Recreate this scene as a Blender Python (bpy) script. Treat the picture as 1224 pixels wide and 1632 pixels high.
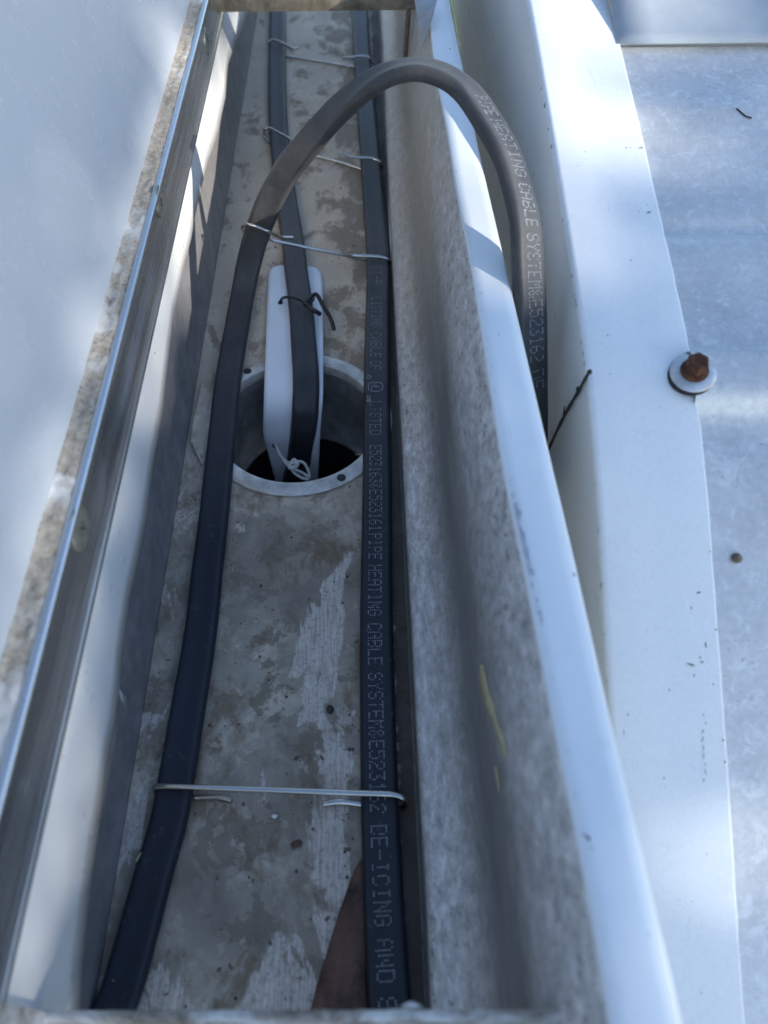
import bpy, math, random
from mathutils import Vector, noise
C = bpy.context.scene
for o in list(bpy.data.objects): bpy.data.objects.remove(o)
COL = C.collection
R = math.radians
CM = 0.01                       # everything below is laid out in centimetres

# ------------------------------------------------------------------ camera
CAM_H, PITCH, YAW, FPX = 30.0, R(54.3), 0.0247, 1228.0
cam = bpy.data.cameras.new('camera'); cam_o = bpy.data.objects.new('camera', cam); COL.objects.link(cam_o)
cam_o.location = (0, 0, CAM_H*CM); cam_o.rotation_euler = (math.pi/2-PITCH, 0, -YAW)
cam.sensor_fit = 'VERTICAL'; cam.sensor_height = 36; cam.lens = 36*FPX/1632
cam.clip_start = .01; cam.clip_end = 400
cam.dof.use_dof = True; cam.dof.focus_distance = .37; cam.dof.aperture_fstop = 9.5
C.camera = cam_o
C.render.resolution_x, C.render.resolution_y = 768, 1024

# ------------------------------------------------------------------ light
SUN = Vector((10.8, -6.1, 6.5)).normalized()
EL, AZ = math.asin(SUN.z), math.atan2(SUN.x, SUN.y)
w = bpy.data.worlds.new('World'); C.world = w; w.use_nodes = True
nt = w.node_tree; bg = nt.nodes['Background']
sky = nt.nodes.new('ShaderNodeTexSky'); sky.sky_type = 'NISHITA'; sky.sun_disc = False
sky.sun_elevation = EL; sky.sun_rotation = AZ; sky.air_density = 1.0; sky.dust_density = .4; sky.ozone_density = 2.0
nt.links.new(sky.outputs[0], bg.inputs[0]); bg.inputs[1].default_value = .15
sl = bpy.data.lights.new('sun', 'SUN'); sl.energy = 2.9; sl.angle = R(.5); sl.color = (1, .95, .88)
so = bpy.data.objects.new('sun', sl); COL.objects.link(so); so.rotation_euler = (-SUN).to_track_quat('-Z', 'Y').to_euler()
C.view_settings.view_transform = 'Standard'; C.view_settings.look = 'None'; C.view_settings.gamma = 1
C.view_settings.exposure = 1.24

# ------------------------------------------------------------------ pixel <-> place helpers (photo 1224 x 1632)
SP, CP = math.sin(PITCH), math.cos(PITCH); SA, CA = math.sin(YAW), math.cos(YAW)
def ray(u, v):
    u = (u-612)/FPX; v = (v-816)/FPX
    f = CP-v*SP
    return Vector((u*CA+f*SA, -u*SA+f*CA, -(SP+v*CP)))
def atz(u, v, z):               # the point of height z seen at this pixel
    d = ray(u, v); t = (CAM_H-z)/-d.z
    return Vector((d.x*t, d.y*t, z))
def atx(u, v, x):
    d = ray(u, v); t = x/d.x
    return Vector((x, d.y*t, CAM_H+d.z*t))
def aty(u, v, y):
    d = ray(u, v); t = y/d.y
    return Vector((d.x*t, y, CAM_H+d.z*t))
def proj(p):
    X = p[0]*CA-p[1]*SA; F = p[0]*SA+p[1]*CA; h = CAM_H-p[2]
    Z = F*CP+h*SP; up = F*SP-h*CP
    return 612+FPX*X/Z, 816-FPX*up/Z, Z
def interp(tab, x):
    if x <= tab[0][0]: return tab[0][1]
    for (a, b), (c, d) in zip(tab, tab[1:]):
        if x <= c: return b+(d-b)*(x-a)/(c-a)
    return tab[-1][1]
def smooth_tab(tab, n=6):        # Catmull-Rom resample of (x, y) pairs
    out = []
    for i in range(len(tab)-1):
        p = [tab[max(i-1, 0)], tab[i], tab[i+1], tab[min(i+2, len(tab)-1)]]
        for k in range(n):
            t = k/n
            out.append(tuple(.5*((2*p[1][j])+(-p[0][j]+p[2][j])*t+(2*p[0][j]-5*p[1][j]+4*p[2][j]-p[3][j])*t*t+(-p[0][j]+3*p[1][j]-3*p[2][j]+p[3][j])*t**3) for j in range(len(p[0]))))
    out.append(tuple(tab[-1])); return out

# ------------------------------------------------------------------ object helpers
def link(o, parent=None):
    COL.objects.link(o)
    if parent: o.parent = parent
    return o
def tag(o, label=None, cat=None, group=None, kind=None):
    for k, v_ in (('label', label), ('category', cat), ('group', group), ('kind', kind)):
        if v_: o[k] = v_
    return o
def mesh(name, verts, faces, mat, parent=None, smooth=True, origin=None, mats=None, fmat=None):
    o_ = Vector(origin or (0, 0, 0))
    me = bpy.data.meshes.new(name)
    me.from_pydata([tuple((Vector(p)-o_)*CM) for p in verts], [], faces)
    for m_ in ([mat] if not mats else mats): me.materials.append(m_)
    if fmat:
        for p, k in zip(me.polygons, fmat): p.material_index = k
    for p in me.polygons: p.use_smooth = smooth
    me.update(); me.validate()
    o = bpy.data.objects.new(name, me); o.location = o_*CM
    return link(o, parent)
def empty(name, loc=(0, 0, 0)):
    o = bpy.data.objects.new(name, None); o.location = Vector(loc)*CM; o.empty_display_size = .02
    return link(o)
def child(o, parent):            # parent without moving
    o.parent = parent; o.location = o.location-parent.location; return o
def grid(rows, closed=False, caps=False, base=0):
    V = [p for r in rows for p in r]; n = len(rows[0]); F = []
    for i in range(len(rows)-1):
        for j in range(n if closed else n-1):
            a = i*n+j; b = i*n+(j+1) % n
            F.append((base+a, base+b, base+b+n, base+a+n))
    if caps:
        F.append(tuple(base+k for k in range(n))[::-1]); F.append(tuple(base+(len(rows)-1)*n+k for k in range(n)))
    return V, F
def sharp(o, deg=32):
    me = o.data
    try: me.set_sharp_from_angle(angle=R(deg))
    except Exception: pass
    return o
def thick(o, t, off=-1):
    m = o.modifiers.new('thickness', 'SOLIDIFY'); m.thickness = t*CM; m.offset = off; return o
def bevel(o, wdt, seg=2):
    m = o.modifiers.new('bevel', 'BEVEL'); m.width = wdt*CM; m.segments = seg; m.limit_method = 'ANGLE'; m.angle_limit = R(35); return o
def tube_rows(pts, r, n=8):
    pts = [Vector(p) for p in pts]; rows = []; up = None
    for i, p in enumerate(pts):
        t = (pts[min(i+1, len(pts)-1)]-pts[max(i-1, 0)]).normalized()
        if up is None: up = Vector((0, 0, 1)) if abs(t.z) < .9 else Vector((1, 0, 0))
        s = t.cross(up).normalized(); up = s.cross(t).normalized()
        rr = r(i/(len(pts)-1)) if callable(r) else r
        rows.append([p+(s*math.cos(a)+up*math.sin(a))*rr for a in [2*math.pi*k/n for k in range(n)]])
    return rows
def tube(name, pts, r, mat, parent=None, n=8, origin=None):
    V, F = grid(tube_rows(pts, r, n), True, True)
    return sharp(mesh(name, V, F, mat, parent, origin=origin), 50)
def fillet(pts, rad, k=5):       # polyline with rounded corners
    pts = [Vector(p) for p in pts]; out = [pts[0]]
    for a, b, c in zip(pts, pts[1:], pts[2:]):
        d1 = (a-b); d2 = (c-b); r_ = min(rad, d1.length*.45, d2.length*.45)
        p, q = b+d1.normalized()*r_, b+d2.normalized()*r_
        for i in range(k+1):
            t = i/k; out.append(p*(1-t)**2+b*2*t*(1-t)+q*t*t)
    out.append(pts[-1]); return out
def spline(pts, n=10): return [Vector(p) for p in smooth_tab([tuple(p) for p in pts], n)]
def box(name, lo, hi, mat, parent=None, bev=.03):
    x0, y0, z0 = lo; x1, y1, z1 = hi
    V = [(x, y, z) for z in (z0, z1) for y in (y0, y1) for x in (x0, x1)]
    F = [(0, 2, 3, 1), (4, 5, 7, 6), (0, 1, 5, 4), (2, 6, 7, 3), (0, 4, 6, 2), (1, 3, 7, 5)]
    o = mesh(name, V, F, mat, parent, smooth=False)
    if bev: bevel(o, bev)
    return o

# ------------------------------------------------------------------ materials
class NT:
    def __init__(s, name):
        s.m = bpy.data.materials.new(name); s.m.use_nodes = True; s.t = s.m.node_tree
        s.b = s.t.nodes['Principled BSDF']; s.co = s.t.nodes.new('ShaderNodeTexCoord').outputs['Object']
    def n(s, typ, **kw):
        x = s.t.nodes.new(typ)
        for k, v_ in kw.items(): setattr(x, k, v_)
        return x
    def l(s, a, b): s.t.links.new(a, b)
    def map(s, scale=(1, 1, 1), loc=(0, 0, 0), rot=(0, 0, 0), geo=True):
        m = s.n('ShaderNodeMapping'); m.inputs['Scale'].default_value = scale; m.inputs['Location'].default_value = loc; m.inputs['Rotation'].default_value = rot
        src = s.n('ShaderNodeNewGeometry').outputs['Position'] if geo else s.co
        s.l(src, m.inputs[0]); return m.outputs[0]
    def noise(s, scale, detail=4, rough=.5, vec=None, dist=0):
        x = s.n('ShaderNodeTexNoise'); x.inputs['Scale'].default_value = scale; x.inputs['Detail'].default_value = detail
        x.inputs['Roughness'].default_value = rough; x.inputs['Distortion'].default_value = dist
        s.l(vec or s.map(), x.inputs['Vector']); return x.outputs[0]
    def ramp(s, fac, *stops):
        x = s.n('ShaderNodeValToRGB'); e = x.color_ramp.elements
        while len(e) < len(stops): e.new(.5)
        for k, (p, c) in enumerate(stops):
            e[k].position = p; c = (c, c, c) if isinstance(c, (int, float)) else c; e[k].color = (*c, 1)
        s.l(fac, x.inputs[0]); return x.outputs[0]
    def mix(s, fac, a, b, mode='MIX'):
        x = s.n('ShaderNodeMix', data_type='RGBA', blend_type=mode)
        for k, v_ in ((0, fac), (6, a), (7, b)):
            sock = x.inputs[k]
            if isinstance(v_, (int, float)): sock.default_value = v_ if k == 0 else (v_, v_, v_, 1)
            elif isinstance(v_, tuple): sock.default_value = (*v_, 1)
            else: s.l(v_, sock)
        return x.outputs[2]
    def math(s, op, a, b=0.):
        x = s.n('ShaderNodeMath', operation=op)
        for sock, v_ in ((x.inputs[0], a), (x.inputs[1], b)):
            if isinstance(v_, (int, float)): sock.default_value = v_
            else: s.l(v_, sock)
        return x.outputs[0]
    def axis(s, k, vec=None):
        x = s.n('ShaderNodeSeparateXYZ'); s.l(vec or s.map(), x.inputs[0]); return x.outputs[k]
    def set(s, color=None, rough=None, metal=None, spec=None, bump=None, bstr=.3, bdist=.0005, coat=None):
        for key, v_ in (('Base Color', color), ('Roughness', rough), ('Metallic', metal), ('Specular IOR Level', spec), ('Coat Weight', coat)):
            if v_ is None: continue
            if isinstance(v_, (int, float)): s.b.inputs[key].default_value = v_
            elif isinstance(v_, tuple): s.b.inputs[key].default_value = (*v_, 1)
            else: s.l(v_, s.b.inputs[key])
        if bump is not None:
            x = s.n('ShaderNodeBump'); x.inputs['Strength'].default_value = bstr; x.inputs['Distance'].default_value = bdist
            s.l(bump, x.inputs['Height']); s.l(x.outputs[0], s.b.inputs['Normal'])
        return s.m

def m_floor():
    s = NT('weathered_aluminium_floor')
    mid = s.noise(75, 8, .62, s.map((1, .8, 1), (3, 1, 0)), .5)
    fine = s.noise(520, 4, .75); streak = s.noise(190, 4, .7, s.map((6, .4, 1)))
    def rng(k, lo, hi):
        x = s.n('ShaderNodeMapRange'); s.l(s.axis(k), x.inputs[0]); x.inputs[1].default_value = lo; x.inputs[2].default_value = hi; return x.outputs[0]
    base = s.ramp(mid, (.32, (.20, .195, .175)), (.5, (.34, .335, .315)), (.68, (.48, .47, .45)))
    base = s.mix(s.ramp(s.noise(120, 6, .7, s.map((1, 1, 1), (5, 5, 0)), .4), (.5, 0.), (.64, .75)), base, (.20, .185, .16))
    for sc, loc, lo, op, col, di in ((20, (.7, .2, 0), .50, .72, (.27, .27, .255), .15), (31, (.1, .9, 0), .545, .6, (.50, .49, .455), .2), (46, (2.1, .4, 0), .565, .7, (.13, .118, .10), .3), (84, (4.1, 3.4, 0), .59, .5, (.50, .48, .44), .2)):
        m = s.noise(sc, 12, .66, s.map((1, 1, 1), loc), di)
        edge = s.ramp(m, (lo-.012, 0.), (lo, .9), (lo+.006, .9), (lo+.02, 0.))
        base = s.mix(s.math('MULTIPLY', s.ramp(m, (lo, 0.), (lo+.01, 1.)), op), base, s.mix(fine, tuple(Vector(col)*.75), tuple(Vector(col)*1.25)))
        base = s.mix(s.math('MULTIPLY', edge, .22), base, (.12, .105, .085))
    big = s.ramp(s.noise(15, 7, .62, s.map((1, .8, 1), (8.3, 1.7, 0)), .3), (.44, 0.), (.56, 1.))
    base = s.mix(s.math('MULTIPLY', big, .68), base, s.mix(mid, (.10, .098, .09), (.22, .21, .19)))
    # brushed bare aluminium: a lane near the right cable, the left margin and the near end
    lane = s.math('MULTIPLY', rng(0, -.050, -.030), rng(0, -.004, -.016))
    margin = rng(0, -.078, -.088)
    ln = s.math('ADD', s.noise(34, 9, .62, s.map((1.2, .55, 1), (.3, .4, 0)), .6), s.math('MULTIPLY', s.math('MULTIPLY', lane, rng(1, .21, .16)), .15))
    ln = s.math('ADD', ln, s.math('MULTIPLY', margin, .12)); ln = s.math('ADD', ln, s.math('MULTIPLY', rng(1, .045, .01), .16))
    f3 = s.math('MULTIPLY', s.ramp(ln, (.635, 0.), (.65, 1.)), rng(1, .30, .22))
    bare = s.ramp(streak, (.36, (.40, .405, .42)), (.64, (.70, .71, .74)))
    base = s.mix(s.math('MULTIPLY', f3, .74), base, s.mix(s.ramp(fine, (.35, 0.), (.5, 1.)), s.mix(.5, bare, (.12, .11, .10)), bare))
    gy = rng(1, .20, .34)
    base = s.mix(s.math('MULTIPLY', gy, .7), base, s.mix(fine, (.42, .375, .31), (.68, .63, .55)))
    gr = s.ramp(s.math('ADD', s.noise(42, 9, .68, s.map((1.3, .8, 1), (5, 2, 0)), .4), s.math('MULTIPLY', s.math('MULTIPLY', rng(0, -.045, -.012), rng(1, .27, .33)), .10)), (.54, 0.), (.62, 1.))
    base = s.mix(s.math('MULTIPLY', gr, .68), base, s.mix(fine, (.09, .068, .045), (.17, .13, .09)))
    dots = s.ramp(s.noise(300, 2, .5, s.map((1, 1, 1), (9, 3, 0))), (.69, 0.), (.72, 1.))
    base = s.mix(s.math('MULTIPLY', dots, .8), base, (.035, .03, .026))
    crease = s.ramp(s.math('ADD', s.noise(160, 4, .6), rng(0, .004, .012)), (.85, 0.), (1.05, 1.))  # crease grime and the deep shade beside the cable, both painted in
    base = s.mix(s.math('MULTIPLY', crease, .88), base, (.045, .035, .028))
    base = s.mix(1., base, (1.16, 1.02, .86), 'MULTIPLY')
    return s.set(base, s.ramp(mid, (.3, .75), (.7, .5)), s.math('MULTIPLY', f3, .5), .4, s.math('ADD', fine, s.math('MULTIPLY', mid, 2.)), .3, .0003)
def m_front():
    s = NT('shaded_oxidised_aluminium')
    a = s.noise(360, 6, .78, s.map((1, .38, .5))); b = s.noise(16, 5, .6, s.map((1, .35, 1.3), (3, 3, 3)))
    z = s.axis(2)
    def rng(src, lo, hi, t0=0., t1=1.):
        x = s.n('ShaderNodeMapRange'); x.interpolation_type = 'SMOOTHSTEP'; s.l(src, x.inputs[0]); x.inputs[1].default_value = lo; x.inputs[2].default_value = hi; x.inputs[3].default_value = t0; x.inputs[4].default_value = t1; return x.outputs[0]
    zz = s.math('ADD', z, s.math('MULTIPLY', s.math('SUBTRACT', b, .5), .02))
    ox_light = s.math('MAXIMUM', rng(zz, .050, .012), rng(zz, .055, .112))  # painted shading by height: steep middle darker, upward-facing bands lighter, with oxide speckle
    ox_light = s.math('MAXIMUM', ox_light, s.math('MULTIPLY', rng(s.axis(1), .18, .42), .6))
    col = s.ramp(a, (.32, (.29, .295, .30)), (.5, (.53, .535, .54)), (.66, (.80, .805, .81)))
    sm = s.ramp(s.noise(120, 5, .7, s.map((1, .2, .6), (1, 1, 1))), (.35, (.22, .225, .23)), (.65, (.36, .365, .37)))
    col = s.mix(ox_light, sm, col)
    sp = s.ramp(s.noise(420, 3, .7, s.map((1, .6, 1), (4, 4, 1))), (.585, 0.), (.64, 1.))
    pat = s.math('MULTIPLY', s.ramp(s.noise(20, 3, .5, s.map((1, .6, 1), (2, 7, 2))), (.40, 0.), (.6, 1.)), ox_light)
    col = s.mix(s.math('MULTIPLY', s.math('MULTIPLY', sp, pat), .8), col, (.07, .06, .055))
    low = rng(z, .017, .010); col = s.mix(s.math('MULTIPLY', low, .75), col, (.06, .065, .075))  # wall foot darkened in colour for the shade and cable reflection there
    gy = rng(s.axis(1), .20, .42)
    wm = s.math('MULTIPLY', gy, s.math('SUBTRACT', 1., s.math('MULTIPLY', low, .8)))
    col = s.mix(s.math('MULTIPLY', wm, .62), col, s.mix(a, (.30, .255, .20), (.56, .50, .42)))  # far end warmed in colour for light bounced off the apron
    scr = s.ramp(s.noise(50, 3, .5, s.map((1, .15, 1.5), (3, 1, 6), (.9, 0, 0)), 2.), (.655, 0.), (.665, 1.), (.672, 0.))
    col = s.mix(s.math('MULTIPLY', scr, .3), col, (.7, .7, .68))
    met = s.math('MULTIPLY', s.math('SUBTRACT', 1., ox_light), .6)
    return s.set(col, s.mix(ox_light, .42, .55), s.math('ADD', met, .15), .5, a, .3, .0003)
def m_wallmetal(name, tone=(.36, .36, .355), speck=1., warm=.4, metal=.35):
    s = NT(name)
    a = s.noise(210, 5, .72, s.map((1, .38, .38))); b = s.noise(22, 5, .6, s.map((1, .5, 1)))
    t = Vector(tone)
    col = s.ramp(a, (.32, tuple(t*.72)), (.5, tuple(t)), (.7, tuple(t*1.32)))
    col = s.mix(s.ramp(b, (.35, 0.), (.65, .7)), col, s.mix(a, tuple(t*.6), tuple(t*.95)))
    gy = s.n('ShaderNodeMapRange'); s.l(s.axis(1), gy.inputs[0]); gy.inputs[1].default_value = .22; gy.inputs[2].default_value = .42
    col = s.mix(s.math('MULTIPLY', gy.outputs[0], warm), col, s.mix(a, (.26, .22, .17), (.46, .41, .34)))
    return s.set(col, s.ramp(a, (.3, .5), (.7, .36)), metal, .5, a, .25, .0003)
def m_white(name, tone=(.74, .76, .76), rough=.38, dirt=.5, speck=True, chalk=.0):
    s = NT(name)
    a = s.noise(9, 4, .55); f = s.noise(300, 5, .7); g = s.noise(60, 6, .7)
    t = Vector(tone)
    col = s.mix(s.math('MULTIPLY', s.ramp(a, (.4, 0.), (.7, 1.)), .25*dirt), tone, tuple(t*.80))
    col = s.mix(s.math('MULTIPLY', s.ramp(g, (.55, 0.), (.75, 1.)), .3*dirt), col, (t.x*.78, t.y*.77, t.z*.73))
    if chalk: col = s.mix(chalk, col, s.ramp(s.noise(650, 3, .8), (.3, tuple(t*.72)), (.7, tuple(t*1.05))))
    if speck:
        d = s.math('MULTIPLY', s.ramp(s.noise(420, 1, .5, s.map((1, .6, 1))), (.765, 0.), (.78, 1.)), s.ramp(s.noise(40, 2, .5, s.map((1, 1, 1), (3, 3, 3))), (.5, 0.), (.6, 1.)))
        col = s.mix(d, col, (.12, .10, .08))
    sc = s.ramp(s.noise(60, 3, .5, s.map((1, .12, 1), (3, 1, 6), (.5, .2, .7)), 2.), (.668, 0.), (.674, 1.), (.68, 0.))
    if speck: col = s.mix(s.math('MULTIPLY', sc, .28), col, (.42, .41, .38))
    if speck: col = s.mix(s.math('MULTIPLY', s.ramp(s.noise(130, 8, .8, s.map((1, .7, 1), (6, 2, 1))), (.55, 0.), (.7, 1.)), .16), col, (.50, .49, .45))
    return s.set(col, s.ramp(g, (.3, rough-.05), (.8, rough+.14)), 0., .5, s.math('ADD', s.math('MULTIPLY', f, .2), s.noise(5, 2, .5)), .12 if speck else .015, .002)
def m_roof():
    s = NT('chalky_galvanised_roof')
    f = s.noise(360, 6, .78); g = s.noise(34, 7, .7, dist=.4); v = s.noise(140, 5, .8, s.map((1, 1, 1), (2, 2, 2)), .7)
    col = s.ramp(g, (.3, (.46, .46, .45)), (.5, (.57, .57, .555)), (.7, (.64, .64, .62)))
    col = s.mix(.32, col, s.ramp(f, (.35, (.38, .39, .40)), (.65, (.72, .72, .71))))
    col = s.mix(s.math('MULTIPLY', s.ramp(v, (.52, 0.), (.64, 1.)), .5), col, (.80, .80, .78))
    p = s.math('MULTIPLY', s.ramp(s.noise(420, 2, .6, s.map((1, 1, 1), (7, 1, 2))), (.66, 0.), (.70, 1.)), s.ramp(s.noise(24, 2, .5, s.map((1, 1, 1), (8, 2, 2))), (.50, 0.), (.62, 1.)))
    col = s.mix(s.math('MULTIPLY', p, .5), col, (.2, .19, .17))
    return s.set(col, s.ramp(g, (.3, .32), (.7, .5)), .35, .5, s.math('ADD', f, v), .12, .0003)
def m_alu():
    s = NT('brushed_aluminium')
    a = s.noise(260, 4, .7, s.map((1, .03, 1))); g = s.noise(60, 5, .7, s.map((1, .4, 1))); sc = s.noise(120, 3, .5, s.map((1, .12, 2.2), (1, 5, 1), (.5, 0, 0)))
    col = s.ramp(a, (.3, (.46, .47, .48)), (.7, (.60, .61, .62)))
    col = s.mix(s.math('MULTIPLY', s.ramp(g, (.55, 0.), (.75, 1.)), .4), col, (.36, .34, .31))
    return s.set(col, s.ramp(sc, (.4, .2), (.7, .34)), .92, .5, a, .12, .0002)
def m_sealant():
    s = NT('pitted_brown_sealant')
    a = s.noise(420, 6, .75, dist=.4); v = s.n('ShaderNodeTexVoronoi'); v.inputs['Scale'].default_value = 520; s.l(s.map(), v.inputs[0])
    g = s.noise(26, 5, .6)
    col = s.ramp(a, (.3, (.20, .165, .125)), (.5, (.33, .285, .225)), (.7, (.45, .41, .35)))
    col = s.mix(s.ramp(v.outputs[0], (.05, 1.), (.28, 0.)), col, (.13, .095, .065))
    col = s.mix(s.ramp(g, (.5, 0.), (.62, 1.)), col, s.mix(a, (.42, .41, .39), (.70, .69, .67)))
    return s.set(col, .85, 0., .3, a, .5, .0008)
def m_rubber():
    s = NT('black_cable_jacket')
    f = s.noise(500, 4, .7, s.map((1, .5, 1))); g = s.noise(30, 6, .65, s.map((1, .5, 1))); w_ = s.noise(700, 2, .5)
    dust = s.n('ShaderNodeMapRange'); s.l(s.axis(1), dust.inputs[0]); dust.inputs[1].default_value = .20; dust.inputs[2].default_value = .36
    col = s.ramp(g, (.35, (.009, .013, .022)), (.7, (.018, .023, .034)))
    up = s.n('ShaderNodeMapRange'); s.l(s.axis(2), up.inputs[0]); up.inputs[1].default_value = .02; up.inputs[2].default_value = .09
    dd = s.math('MAXIMUM', dust.outputs[0], up.outputs[0])
    col = s.mix(s.math('MULTIPLY', s.math('MULTIPLY', dd, s.ramp(g, (.3, .35), (.62, 1.))), .38), col, s.mix(f, (.10, .092, .08), (.24, .22, .19)))
    scuff = s.ramp(s.noise(90, 4, .6, s.map((1, 1, 1), (3, 3, 3)), 1.5), (.62, 0.), (.64, 1.), (.66, 0.))
    col = s.mix(s.math('MULTIPLY', scuff, .25), col, (.16, .155, .15))
    fl = s.ramp(w_, (.765, 0.), (.785, 1.))
    col = s.mix(s.math('MULTIPLY', fl, .6), col, (.38, .37, .35))
    return s.set(col, s.ramp(g, (.3, .46), (.75, .6)), 0., .4, s.math('ADD', f, s.math('MULTIPLY', g, 3.)), .12, .0003)
def m_simple(name, col, rough=.5, metal=0., var=.25, scale=200, bump=.1, spec=.5):
    s = NT(name); a = s.noise(scale, 5, .7); t = Vector(col)
    return s.set(s.ramp(a, (.3, tuple(t*(1-var))), (.7, tuple(t*(1+var)))), s.ramp(a, (.3, min(rough+.08, 1.)), (.7, max(rough-.08, .02))), metal, spec, a, bump, .0004)
def m_rust():
    s = NT('rusty_steel'); a = s.noise(350, 6, .75, dist=.4); b = s.noise(90, 4, .6)
    col = s.ramp(a, (.3, (.028, .012, .008)), (.5, (.095, .036, .018)), (.72, (.20, .085, .038)))
    col = s.mix(s.ramp(b, (.5, 0.), (.7, .7)), col, (.07, .04, .03))
    return s.set(col, .85, .1, .4, a, .8, .0008)
def m_hanger():
    s = NT('weathered_hanger_bar'); a = s.noise(90, 6, .7, s.map((.6, 1, 1)), .6); f = s.noise(420, 4, .7)
    col = s.ramp(a, (.34, (.13, .105, .075)), (.46, (.33, .30, .26)), (.60, (.60, .60, .59)))
    return s.set(col, s.ramp(a, (.3, .8), (.7, .4)), .3, .5, s.math('ADD', f, a), .4, .0006)
M = dict(floor=m_floor(), front=m_front(), back=m_wallmetal('dull_grey_aluminium', (.27, .275, .29), .3, .35, .3),
         lip=m_white('white_lip_paint', (.74, .77, .78), .34, .3), apron=m_white('white_flashing_paint', (.78, .78, .75), .30, .35),
         wall=m_white('white_smooth_wall', (.45, .48, .52), .22, .5, False), trim=m_white('white_trim_paint', (.76, .78, .78), .30, .35, True, .25),
         roof=m_roof(), alu=m_alu(), seal=m_sealant(), rubber=m_rubber(), rust=m_rust(), hanger=m_hanger(),
         wire=m_simple('stainless_wire', (.46, .445, .42), .2, 1., .06, 90, 0), outlet=m_simple('worn_outlet_aluminium', (.50, .475, .43), .36, .35, .35, 110, .3),
         tube=m_simple('dull_outlet_tube', (.50, .48, .45), .38, .75, .4, 90, .3), dark=m_simple('dark_downspout_inside', (.02, .02, .021), .7),
         plastic=m_simple('white_plastic', (.76, .78, .80), .35, 0., .03, 60, .05), tie=m_simple('black_nylon', (.012, .012, .013), .4),
         string=m_simple('white_cord', (.62, .61, .58), .8, 0., .2, 900, .6), ink=m_simple('pale_grey_ink', (.30, .325, .36), .7, 0., .3, 900),
         twig=m_simple('dark_twig_bark', (.028, .022, .02), .9), leaf=m_simple('dried_brown_leaf', (.085, .040, .026), .62, 0., .85, 90, 1.),
         zinc=m_simple('galvanised_washer', (.50, .52, .53), .42, .6, .2, 160), epdm=m_simple('black_rubber_gasket', (.012, .012, .012), .6),
         chip=m_simple('bare_chipped_metal', (.42, .43, .47), .6, .3, .3, 300), screw=m_simple('dull_screw_head', (.24, .255, .235), .42, .75, .45, 260, .5), flake=m_simple('white_paint_flake', (.75, .74, .70), .6),
         crumb=m_simple('dirt_crumb', (.05, .045, .04), .95, 0., .5, 500), stain=m_simple('dried_yellow_sealant', (.40, .355, .22), .7, 0., .35, 300, .4),
         pelt=m_simple('brown_grit', (.16, .125, .09), .95, 0., .6, 700, .9), straw=m_simple('dry_straw', (.42, .38, .22), .8),
         yellow=m_simple('yellow_sealant', (.55, .50, .16), .6), bark=m_simple('tree_bark', (.09, .07, .05), .95, 0., .4, 12, .6),
         foliage=m_simple('tree_leaves', (.055, .085, .025), .6, 0., .4, 3), lawn=m_simple('dry_ground', (.075, .075, .06), .95, 0., .4, 2, .5), tan=m_simple('tan_weathered_bar', (.20, .165, .115), .7, .2, .6, 90, .5), grey=m_simple('dull_grey_tongue', (.34, .36, .37), .5, .3, .2, 120, .1), upper=m_simple('grey_roof_sheet', (.40, .43, .45), .42, .1, .08, 60, .1),
         brick=m_simple('house_siding', (.45, .43, .40), .8, 0., .1, 8))

# ------------------------------------------------------------------ ground and the building under the gutter
GZ = -320
mesh('ground', [(-6000, -6000, GZ), (6000, -6000, GZ), (6000, 6000, GZ), (-6000, 6000, GZ)], [(0, 1, 2, 3)], M['lawn'], smooth=False)['kind'] = 'structure'

# ------------------------------------------------------------------ gutter
Y0, Y1 = -14.0, 78.0
ys = [Y0+(Y1-Y0)*i/92 for i in range(93)]
lip_in_px = [(967, 1604), (950, 1474), (908, 1279), (867, 1072), (841, 928), (803, 757), (764, 500), (744, 379), (728, 310), (718, 240), (708, 180), (698, 134), (691.5, 91), (686, 39)]
lip_out_px = [(1092, 1628), (1044, 1427), (1003, 1267), (970, 1120), (914, 872), (871, 693), (826, 500), (801, 393), (762, 227), (742, 121), (727, 46), (719, 0)]
LZ = 11.0
lin = sorted((p.y, p.x) for p in (atz(u, v, LZ) for u, v in lip_in_px)); lou = sorted((p.y, p.x) for p in (atz(u, v, LZ) for u, v in lip_out_px))
def smoothed(tab, y, wd=3.0): return sum(interp(tab, y+k*wd/3) for k in range(-3, 4))/7
def lipi(y): return smoothed(lin, y, 2)
def lipo(y): return smoothed(lou, y, 2)
XR, XL = 1.38, -9.45
gut = empty('rain_gutter', (-4, 0, 0))
tag(gut, 'long grey metal rain gutter with white rolled lip, running away between wall and roof', 'gutter')
OC, RI, RO = Vector((-3.86, 27.5, 0)), 4.12, 4.95
# bottom with the round hole for the outlet
V, F = [], []
def fl(x, y): return (.05*noise.noise(Vector((x*.18, y*.09, 0)))-.02)*min(1, max(0, (math.hypot(x-OC.x, y-OC.y)-7.4)/6))
def quadgrid(x0, x1, y0, y1, nx, ny):
    b = len(V)
    for j in range(ny+1):
        for i in range(nx+1):
            x = x0+(x1-x0)*i/nx; y = y0+(y1-y0)*j/ny; V.append((x, y, fl(x, y)))
    for j in range(ny):
        for i in range(nx):
            a = b+j*(nx+1)+i; F.append((a, a+1, a+nx+2, a+nx+1))
sq = 5.1
quadgrid(XL, XR, Y0, OC.y-sq, 16, 40); quadgrid(XL, XR, OC.y+sq, Y1, 16, 46)
quadgrid(XL, OC.x-sq, OC.y-sq, OC.y+sq, 2, 10); quadgrid(OC.x+sq, XR, OC.y-sq, OC.y+sq, 1, 10)
b0 = len(V)
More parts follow.
